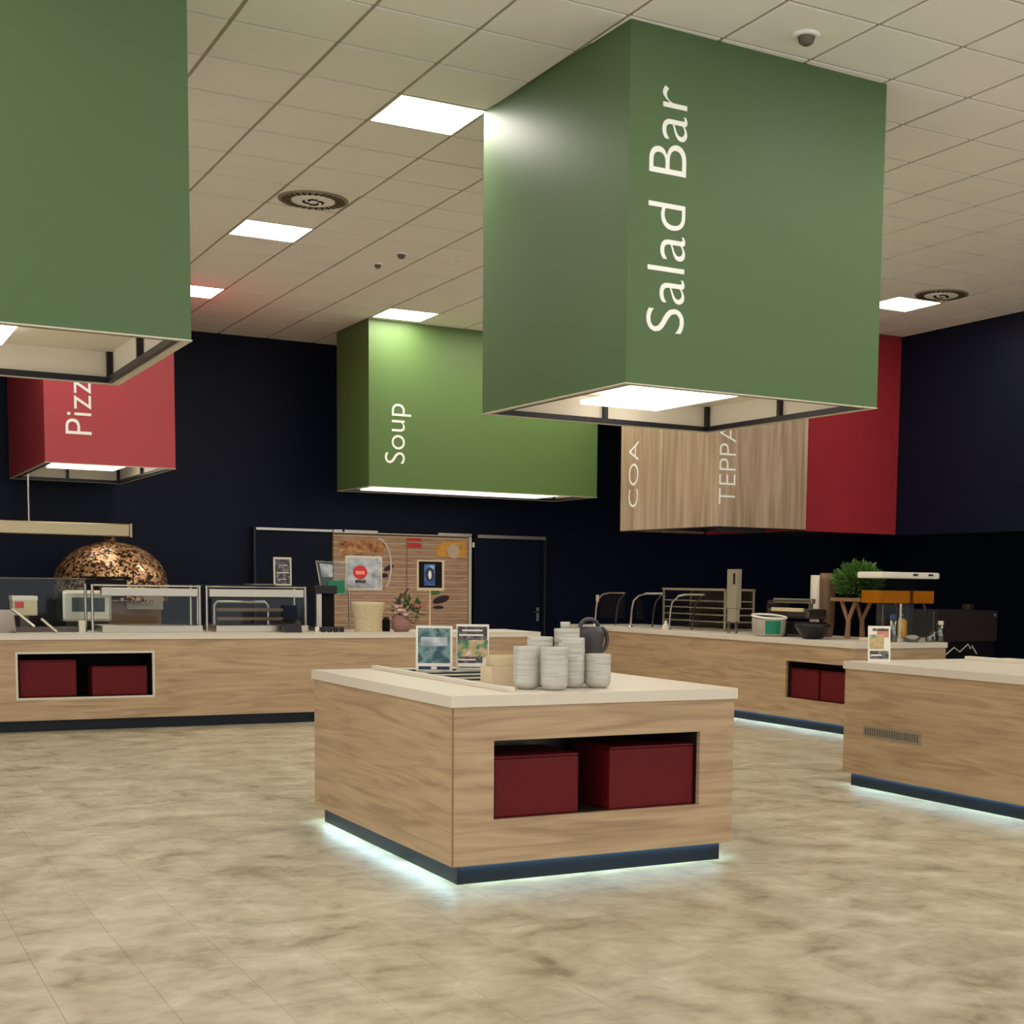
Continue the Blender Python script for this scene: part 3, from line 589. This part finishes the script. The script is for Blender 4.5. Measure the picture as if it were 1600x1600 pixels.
for k in range(5):
    solo('jar', MB().lathe(4.46+k*.065, 14.0, [(.022, ZT), (.024, ZT+.01), (.022, ZT+.05), (.015, ZT+.056), (.001, ZT+.056)], 12, False), 'black' if k else 'trim', 'small dark jar in the row in front of the dispenser' if k else 'pale jar left of the small dark jars', 'jar', 'small jars on the left back counter')
t = thing('leaning_sign', 'tilted acrylic sign with green print beside the pallet wall', 'sign', (4.80, 14.6, 1.0))
part('panel', MB().prism([(4.69, 14.6, 1.27), (4.98, 14.6, 1.28), (4.98, 14.6, 1.60), (4.645, 14.6, 1.625)], (0, .012, 0)), 'clear', t)
part('frame', MB().tube([(4.705, 14.6, 1.27), (4.645, 14.6, 1.625), (4.98, 14.6, 1.615), (4.98, 14.6, 1.275)], .009, 6, True), 'trim', t)
part('print', MB().prism([(4.77, 14.594, 1.29), (4.955, 14.594, 1.29), (4.95, 14.594, 1.43), (4.77, 14.594, 1.42)], (0, .004, 0)), 'greenlab', t)
part('print', MB().prism([(4.70, 14.594, 1.46), (4.82, 14.594, 1.46), (4.82, 14.594, 1.59), (4.68, 14.594, 1.6)], (0, .004, 0)), 'greyprint', t)
part('stand', MB().box(4.80, 14.60, ZT, 4.83, 14.63, 1.28), 'black', t)
t = thing('poster_frame', 'pale poster frame with a round red logo', 'sign', (5.17, 14.6, ZT))
part('board', MB().rbox(4.965, 14.6, 1.325, 5.375, 14.62, 1.69, .004), 'trim', t); part('print', MB().box(4.985, 14.596, 1.345, 5.36, 14.5998, 1.665), 'greyprint', t)
part('logo_disc', MB().prism([(x, 14.594, z) for x, z in ell(5.125, 1.515, .08, .075)], (0, .0018, 0)), 'redprint', t)
part('logo_bar', MB().rbox(5.075, 14.591, 1.492, 5.175, 14.5938, 1.53, .001), 'redlight', t)
part('dark_panel', MB().box(5.07, 14.5925, 1.40, 5.185, 14.5958, 1.435), 'darkprint', t); part('pole', MB().tube([(5.01, 14.615, ZT), (5.01, 14.615, 1.33)], .012, 8), 'steel', t)
t = thing('poster_frame', 'cream poster frame with blue emblem on dark ground', 'sign', (5.93, 14.6, ZT))
part('board', MB().rbox(5.775, 14.6, 1.33, 6.095, 14.62, 1.66, .004), 'plankgap', t); part('print', MB().box(5.795, 14.596, 1.36, 6.065, 14.5998, 1.645), 'matblack', t)
part('blue_panel', MB().box(5.855, 14.594, 1.385, 5.98, 14.5958, 1.615), 'blueprint', t)
part('emblem', MB().prism([(x, 14.592, z) for x, z in ell(5.92, 1.505, .055, .08)], (0, .0018, 0)), 'navyprint', t)
part('flame', MB().prism([(x, 14.590, z) for x, z in ell(5.92, 1.50, .02, .05, 8)], (0, .0018, 0)), 'white', t); part('pole', MB().tube([(5.93, 14.615, ZT), (5.93, 14.615, 1.335)], .010, 8), 'plankgap', t)
solo('planter', MB().lathe(5.035, 14.1, [(.135, ZT), (.14, ZT+.02), (.145, 1.05), (.168, 1.17), (.172, 1.205), (.155, 1.205), (.13, 1.05), (.001, 1.04)], 20, False), 'basket', 'cream woven planter beside the flower arrangement', 'planter')
t = thing('flower_arrangement', 'rose stone pot of pale flowers and leaves on counter', 'plant', (5.41, 14.1, ZT))
part('pot', MB().lathe(5.40, 14.1, [(.07, ZT), (.10, ZT+.03), (.105, ZT+.11), (.08, ZT+.16), (.085, ZT+.17), (.001, ZT+.165)], 18, False), 'pot', t)
def leaves(cx, cy, cz, rx, ry, rz, n, size, seed):
    rnd = random.Random(seed); m = MB()
    for _ in range(n):
        while True:
            p = Vector((rnd.uniform(-1, 1), rnd.uniform(-1, 1), rnd.uniform(-1, 1)))
            if p.length < 1: break
        c = Vector((cx+p.x*rx, cy+p.y*ry, cz+p.z*rz)); d = Vector((p.x+rnd.uniform(-.5, .5), p.y+rnd.uniform(-.5, .5), p.z+rnd.uniform(-.2, .9))).normalized()
        s_ = d.cross(Vector((rnd.uniform(-1, 1), rnd.uniform(-1, 1), rnd.uniform(-1, 1)))).normalized(); L_ = size*rnd.uniform(.6, 1.2)
        nn = d.cross(s_)*L_*.12
        m.add([c, c+d*L_*.5+s_*L_*.26+nn, c+d*L_, c+d*L_*.5-s_*L_*.26+nn], [(0, 1, 2, 3)])
    return m
part('foliage', leaves(5.47, 14.12, 1.12, .13, .1, .16, 150, .06, 3), 'leafdark', t, kind='stuff')
for k in range(12): 
    a = k*2.4; part('flower', MB().lathe(5.385+.085*math.cos(a)*((k % 4+1)/4), 14.05+.05*math.sin(a), [(.004, 1.06+.02*(k % 5)), (.028, 1.075+.02*(k % 5)), (.03, 1.09+.02*(k % 5)), (.012, 1.10+.02*(k % 5)), (.001, 1.098+.02*(k % 5))], 10, False), 'flower', t)
part('twig', MB().tube([(5.38, 14.1, 1.06), (5.39, 14.1, 1.25), (5.48, 14.1, 1.35)], .008, 6), 'figure', t); part('twig', MB().tube([(5.39, 14.11, 1.06), (5.36, 14.1, 1.2), (5.40, 14.1, 1.30)], .01, 6), 'figure', t)
t = thing('black_canister', 'black canister between planter and flower arrangement', 'canister', (5.25, 14.14, ZT))
part('body', MB().lathe(5.255, 14.16, [(.04, ZT), (.042, ZT+.11), (.03, ZT+.13)], 14), 'matblack', t); part('lid', MB().lathe(5.255, 14.16, [(.031, ZT+.131), (.03, ZT+.15), (.001, ZT+.155)], 14, False), 'black', t)
# glass display and kitchen equipment at far left
t = thing('glass_display', 'glass sneeze screen at the left end of the counter', 'display', (1.2, 14.3, ZT))
part('pane', MB().box(.2, 14.30, ZT, 2.30, 14.308, 1.40), 'glass', t); part('rail', MB().tube([(.2, 14.304, 1.40), (2.30, 14.304, 1.40)], .009, 6), 'darksteel', t); part('base_rail', MB().rbox(.2, 14.29, ZT, 2.30, 14.33, ZT+.05, .004), 'darksteel', t)
part('clamp', MB().rbox(2.22, 14.24, ZT, 2.28, 14.30, 1.01, .006), 'trim', t)
t = thing('till', 'beige till printer behind the glass at left', 'till', (1.74, 14.62, ZT))
part('body', MB().rbox(1.67, 14.5, 1.05, 1.89, 14.72, 1.225, .008), 'beige', t); part('top_cover', MB().rbox(1.665, 14.495, 1.19, 1.895, 14.725, 1.235, .008), 'white', t); part('stand', MB().box(1.74, 14.55, ZT, 1.82, 14.66, 1.05), 'darksteel', t)
part('label', MB().box(1.69, 14.497, 1.12, 1.77, 14.4998, 1.18), 'redprint', t)
t = thing('sloped_screen', 'dark sloped screen with chrome struts at far left', 'screen', (1.5, 14.2, ZT))
part('panel', MB().prism([(1.2, 14.08, ZT), (1.2, 14.28, ZT), (1.2, 14.28, 1.11)], (.45, 0, 0)), 'darksteel', t)
part('strut', MB().tube([(1.62, 14.10, 1.12), (1.80, 14.02, .96)], .014, 8), 'steel', t); part('strut', MB().tube([(1.87, 14.10, 1.03), (1.99, 14.02, ZT+.012)], .014, 8), 'steel', t)
t = thing('toaster_oven', 'steel oven with dark rounded window behind the glass', 'oven', (2.35, 15.0, 0))
part('body', MB().rbox(2.16, 14.84, .98, 2.63, 15.24, 1.29, .03), 'steel', t); part('window', MB().rbox(2.25, 14.832, 1.08, 2.56, 14.8405, 1.22, .004), 'ovenblue', t); part('stand', MB().box(2.2, 14.9, 0, 2.6, 15.2, .98), 'black', t)
# pizza oven
t = thing('pizza_oven', 'domed pizza oven covered in gold and black mosaic', 'oven', (2.92, 16.5, 0))
prof = [(.60, 1.17), (.605, 1.25), (.60, 1.35)]+[(.60*math.cos(a), 1.35+.47*math.sin(a)) for a in [math.pi/2*i/10 for i in range(1, 10)]]+[(.06, 1.82), (.06, 1.865)]
part('dome', MB().lathe(2.92, 16.5, prof, 40), 'mosaic', t); part('body', MB().lathe(2.92, 16.5, [(.52, 0), (.52, 1.165)], 36), 'copper', t); part('sign_plate', MB().rbox(2.98, 15.957, 1.08, 3.36, 15.975, 1.24, .004), 'greypaint', t)
part('mouth', MB().rbox(2.55, 15.885, 1.20, 2.98, 15.96, 1.40, .03), 'matblack', t); part('mouth_frame', MB().box(2.50, 15.90, 1.18, 3.02, 15.95, 1.205).box(2.50, 15.90, 1.405, 3.02, 15.95, 1.43), 'matblack', t)
letters('lettering', 'bete', .125, (3.05, 15.955, 1.125), (1, 0, 0), (0, 0, 1), 'matblack', t)
t = thing('extractor_duct', 'bronze metal duct hanging above the mosaic oven', 'duct', (1.9, 16.5, 1.868))
part('duct', MB().rbox(.4, 16.35, 1.868, 3.10, 16.65, 2.01, .012), 'bronze', t); part('end_cap', MB().rbox(3.101, 16.345, 1.863, 3.125, 16.655, 2.015, .004), 'bronze', t)
part('hanger_rod', MB().tube([(2.085, 16.5, 2.01), (2.085, 16.5, 2.511)], .013, 8), 'steel', t); part('hanger_rod', MB().tube([(.6, 16.5, 2.01), (.6, 16.5, CE)], .013, 8), 'steel', t)
# ------------------------------------------------------------------ things on the right back counter
for k, (ya, lab) in enumerate(((16.35, 'farthest chrome arched guard on the right counter'), (15.42, 'middle chrome arched guard on the right counter'), (14.50, 'nearest chrome arched guard beside the wire display'))):
    x = 8.95; t = thing('arched_guard', lab, 'sneeze guard', (x, ya, ZT), 'chrome arched guards')
    part('tube', MB().tube([(x, ya, ZT), (x, ya-.03, 1.12), (x, ya-.07, 1.23), (x+.02, ya-.17, 1.30), (x+.05, ya-.30, 1.322), (x+.10, ya-.62, 1.325)], .013, 8), 'chrome', t)
    part('tube', MB().tube([(x+.2, ya-.2, ZT), (x+.2, ya-.23, 1.10), (x+.2, ya-.28, 1.22), (x+.17, ya-.45, 1.30), (x+.11, ya-.61, 1.325)], .010, 8), 'darksteel', t)
    part('glass', MB().prism([(x+.01, ya-.12, 1.0), (x+.09, ya-.62, 1.0), (x+.09, ya-.62, 1.31), (x+.01, ya-.14, 1.27)], (.006, 0, 0)), 'glass', t)
    part('foot', MB().lathe(x, ya, [(.03, ZT), (.03, ZT+.012), (.014, ZT+.02)], 12), 'chrome', t)
    if k == 0: part('tag', MB().rbox(x-.016, ya-.13, 1.20, x-.012, ya-.05, 1.29, .002), 'beige', t)
t = thing('wire_display', 'steel and glass display case with shelves on right counter', 'display', (9.15, 14.1, ZT))
y0, y1 = 13.72, 15.08
for yy in (y0, y1):
    for xx in (9.22, 9.62): part('post', MB().box(xx, yy-.01, ZT, xx+.02, yy+.01, 1.39), 'greypaint', t)
for z in (1.0, 1.08, 1.16, 1.24): part('shelf', MB().box(9.23, y0, z, 9.63, y1, z+.012), 'greypaint', t)
part('top', MB().box(9.21, y0-.01, 1.37, 9.65, y1+.01, 1.395), 'greypaint', t); part('front_glass', MB().box(9.212, y0, ZT+.03, 9.218, y1, 1.37), 'glass', t); part('back_panel', MB().box(9.64, y0, ZT+.03, 9.65, y1, 1.37), 'darksteel', t)
part('base', MB().box(9.21, y0, ZT, 9.65, y1, ZT+.03), 'steel', t)
t = thing('tall_dispenser', 'tall narrow steel dispenser on legs on right counter', 'dispenser', (9.02, 13.15, ZT))
part('housing', MB().rbox(8.96, 13.10, 1.18, 9.03, 13.29, 1.615, .006), 'greypaint', t); part('front_plate', MB().rbox(8.965, 13.11, 1.03, 9.02, 13.28, 1.178, .004), 'greypaint', t)
part('slot', MB().box(8.955, 13.13, 1.45, 8.9598, 13.16, 1.57), 'matblack', t)
for yy in (13.11, 13.26): part('leg', MB().box(8.97, yy, ZT, 9.0, yy+.022, 1.03), 'steel', t)
solo('small_jar', MB().lathe(8.86, 14.42, [(.045, ZT), (.05, ZT+.02), (.035, ZT+.06), (.015, ZT+.08), (.02, ZT+.10), (.001, ZT+.11)], 14, False), 'trim', 'small pale jar beside the nearest arched guard', 'jar')
# waffle press, bag, bowl
t = thing('contact_grill', 'dark contact grill with grey top handle on right counter', 'grill', (9.24, 12.4, ZT))
part('base', MB().rbox(9.10, 11.98, ZT+.02, 9.38, 12.75, 1.06, .02), 'black', t); part('lid', MB().rbox(9.11, 12.0, 1.09, 9.38, 12.72, 1.20, .03), 'darksteel', t)
part('plate', MB().rbox(9.08, 12.05, 1.165, 9.115, 12.6, 1.205, .006), 'beige', t); part('handle_bar', MB().rbox(9.10, 11.92, 1.255, 9.16, 12.6, 1.305, .01), 'steel', t); part('hinge', MB().rbox(9.12, 12.55, 1.06, 9.3, 12.77, 1.29, .05), 'black', t)
part('handle_arm', MB().box(9.12, 11.95, 1.19, 9.15, 11.99, 1.256), 'steel', t)
for xx in (9.12, 9.33):
    for yy in (12.02, 12.68): part('foot', MB().box(xx, yy, ZT, xx+.03, yy+.03, ZT+.021), 'black', t)
TX, TY, TR = 8.885, 12.36, .185
t = thing('plastic_tub', 'clear plastic tub with white rim and green label', 'tub', (TX, TY, ZT))
part('tub', MB().lathe(TX, TY, [(TR*.8, ZT), (TR*.94, ZT+.03), (TR, 1.07), (TR*.96, 1.10), (.001, 1.10)], 24, False), 'bag', t)
part('rim', MB().tube([(TX+TR*math.cos(a), TY+TR*math.sin(a), 1.11+.02*math.sin(a)) for a in [2*math.pi*i/24 for i in range(24)]], .012, 6, True), 'white', t)
lb = MB(); aa = [math.radians(d) for d in (222, 240, 258, 276)]
for p, q in zip(aa, aa[1:]): lb.add([(TX+TR*.98*math.cos(p), TY+TR*.98*math.sin(p), ZT+.03), (TX+TR*.98*math.cos(q), TY+TR*.98*math.sin(q), ZT+.03), (TX+TR*1.02*math.cos(q), TY+TR*1.02*math.sin(q), 1.07), (TX+TR*1.02*math.cos(p), TY+TR*1.02*math.sin(p), 1.07)], [(0, 1, 2, 3)])
part('label', lb, 'greenlab', t)
solo('black_bowl', MB().lathe(8.93, 11.66, [(.08, ZT), (.11, ZT+.01), (.18, 1.02), (.19, 1.05), (.178, 1.05), (.10, ZT+.02), (.001, ZT+.015)], 24, False), 'black', 'black bowl between the tub and the plant stand', 'bowl', loc=(8.93, 11.66, ZT))
solo('glass_cylinder', MB().lathe(9.66, 12.55, [(.07, ZT), (.075, ZT+.01), (.075, 1.56), (.067, 1.56), (.065, ZT+.02), (.001, ZT+.02)], 20, False), 'trim', 'tall pale cylinder left of the brown vase', 'vase', loc=(9.66, 12.55, ZT))
solo('brown_vase', MB().lathe(9.50, 12.16, [(.06, ZT), (.08, ZT+.1), (.085, 1.30), (.09, 1.50), (.085, 1.58), (.077, 1.58), (.075, 1.35), (.001, 1.33)], 20, False), 'copper', 'brown vase between the pale cylinder and herb plant', 'vase', loc=(9.50, 12.16, ZT))
t = thing('herb_plant', 'bushy green herb plant on a wooden trestle stand', 'plant', (9.48, 11.66, ZT))
hx, hy = 9.48, 11.66
part('tray', MB().rbox(hx-.16, hy-.28, 1.285, hx+.16, hy+.22, 1.325, .006), 'brown', t)
for sx_ in (-.1, .1):
    part('leg', MB().tube([(hx+sx_, hy+.10, 1.285), (hx+sx_*.9, hy, 1.08), (hx+sx_, hy+.01, ZT)], .022, 8), 'brown', t); part('leg', MB().tube([(hx+sx_, hy-.12, 1.285), (hx+sx_*.9, hy-.01, 1.10), (hx+sx_, hy-.02, ZT)], .022, 8), 'brown', t)
part('pot', MB().lathe(hx, hy, [(.09, 1.326), (.12, 1.42), (.125, 1.43), (.001, 1.42)], 18, False), 'matblack', t)
part('foliage', leaves(hx, hy-.02, 1.515, .22, .27, .15, 900, .075, 5), 'leaf', t, kind='stuff')
part('foliage', leaves(hx, hy-.02, 1.44, .19, .26, .10, 300, .07, 6), 'leafdark', t, kind='stuff')
# juice dispenser
t = thing('juice_dispenser', 'twin-tank drink dispenser with orange juice and cream lid', 'dispenser', (9.56, 11.1, ZT))
part('drip_tray', MB().rbox(9.24, 10.86, ZT, 9.92, 11.30, ZT+.03, .006), 'trim', t); part('column', MB().rbox(9.44, 11.18, ZT+.03, 9.86, 11.28, 1.27, .008), 'frost', t)
for q, (xa, xb) in enumerate(((9.21, 9.615), (9.645, 9.93))):
    a = part('tank', MB().box(xa, 10.95, 1.275, xb, 10.958, 1.525).box(xa, 11.252, 1.275, xb, 11.26, 1.525).box(xa, 10.958, 1.275, xa+.008, 11.252, 1.525).box(xb-.008, 10.958, 1.275, xb, 11.252, 1.525), 'clear', t)
    part('juice', MB().rbox(xa+.009, 10.959, 1.28, xb-.009, 11.251, 1.405, .006), 'juice', a)
    part('spout', MB().tube([((xa+xb)/2, 10.97, 1.275), ((xa+xb)/2, 10.93, 1.22), ((xa+xb)/2, 10.93, 1.17)], .016, 8), 'black', t)
part('lid', MB().rbox(9.185, 10.92, 1.526, 9.955, 11.29, 1.59, .018), 'white', t); part('lid_knob', MB().rbox(9.60, 10.912, 1.555, 9.66, 10.9198, 1.575, .002), 'navyprint', t); part('lid_knob', MB().rbox(9.80, 10.912, 1.555, 9.86, 10.9198, 1.575, .002), 'navyprint', t)
part('post', MB().tube([(9.47, 10.94, ZT+.03), (9.47, 10.94, 1.275)], .012, 8), 'trim', t)
for k, (x, y, hh) in enumerate(((9.78, 10.80, .10), (9.86, 10.78, .17), (9.70, 10.76, .06), (9.30, 10.84, .22), (9.22, 10.84, .12))):
    lab = ['short clear glass in front of the dispenser at right', 'tall clear bottle at the right end of the dispenser', 'low clear dish under the juice dispenser', 'clear carafe with dark cap left of the dispenser', 'short clear cup beside the carafe'][k]
    g = thing('drinking_glass' if k != 3 else 'carafe', lab, 'glass', (x, y, ZT))
    part('body', MB().lathe(x, y, [(.035, ZT), (.04, ZT+.005), (.042, ZT+hh), (.038, ZT+hh), (.034, ZT+.01), (.001, ZT+.01)], 16, False), 'frost', g)
    if k == 3: part('cap', MB().lathe(x, y, [(.043, ZT+hh+.001), (.04, ZT+hh+.05), (.001, ZT+hh+.05)], 16, False), 'navyprint', g)
    if k == 1: part('cap', MB().lathe(x, y, [(.03, ZT+hh+.001), (.028, ZT+hh+.04), (.001, ZT+hh+.04)], 16, False), 'trim', g)
t = thing('serving_dish', 'pale oval dish of ice in front of the juice dispenser', 'dish', (9.50, 10.79, ZT))
part('dish', MB().lathe(9.50, 10.79, [(.05, ZT), (.07, ZT+.012), (.088, ZT+.045), (.082, ZT+.045), (.06, ZT+.015), (.001, ZT+.012)], 20, False), 'frost', t)
part('ice', MB().lathe(9.50, 10.79, [(.078, ZT+.04), (.05, ZT+.065), (.001, ZT+.072)], 12, False), 'bag', t)
t = thing('lemon_jar', 'clear jar of yellow fruit under the juice tanks', 'jar', (9.57, 11.04, ZT+.031))
part('glass', MB().lathe(9.57, 11.04, [(.06, ZT+.031), (.066, ZT+.04), (.066, ZT+.25), (.05, ZT+.27), (.05, ZT+.28)], 20, False), 'clear', t)
part('fruit', MB().lathe(9.57, 11.04, [(.05, ZT+.036), (.06, ZT+.05), (.06, ZT+.20), (.03, ZT+.225), (.001, ZT+.23)], 16, False), 'citrus', t)
# dark heated cabinet behind the right counter
t = thing('hot_cabinet', 'dark steel cabinet with red reflection behind the counter', 'cabinet', (11.3, 12.3, 0))
part('base', MB().box(11.05, 12.2, 0, 12.0, 12.9, .83), 'matblack', t); part('case', MB().rbox(11.03, 12.18, .832, 12.02, 12.92, 1.19, .01), 'darksteel', t)
part('door', MB().rbox(11.06, 12.165, .85, 11.99, 12.1795, 1.17, .003), 'cabinet', t); part('knob', MB().rbox(11.94, 12.15, 1.12, 11.98, 12.1645, 1.16, .004), 'steel', t); part('flue', MB().rbox(11.75, 12.4, 1.1905, 11.85, 12.5, 1.26, .01), 'darksteel', t)
em = [(11.25, .685), (11.37, .765), (11.46, .715), (11.58, .80), (11.62, .75), (11.64, .785), (11.72, .69)]
part('mountain_emblem', MB().tube([(x, 12.196, z) for x, z in em], .008, 6), 'white', t)
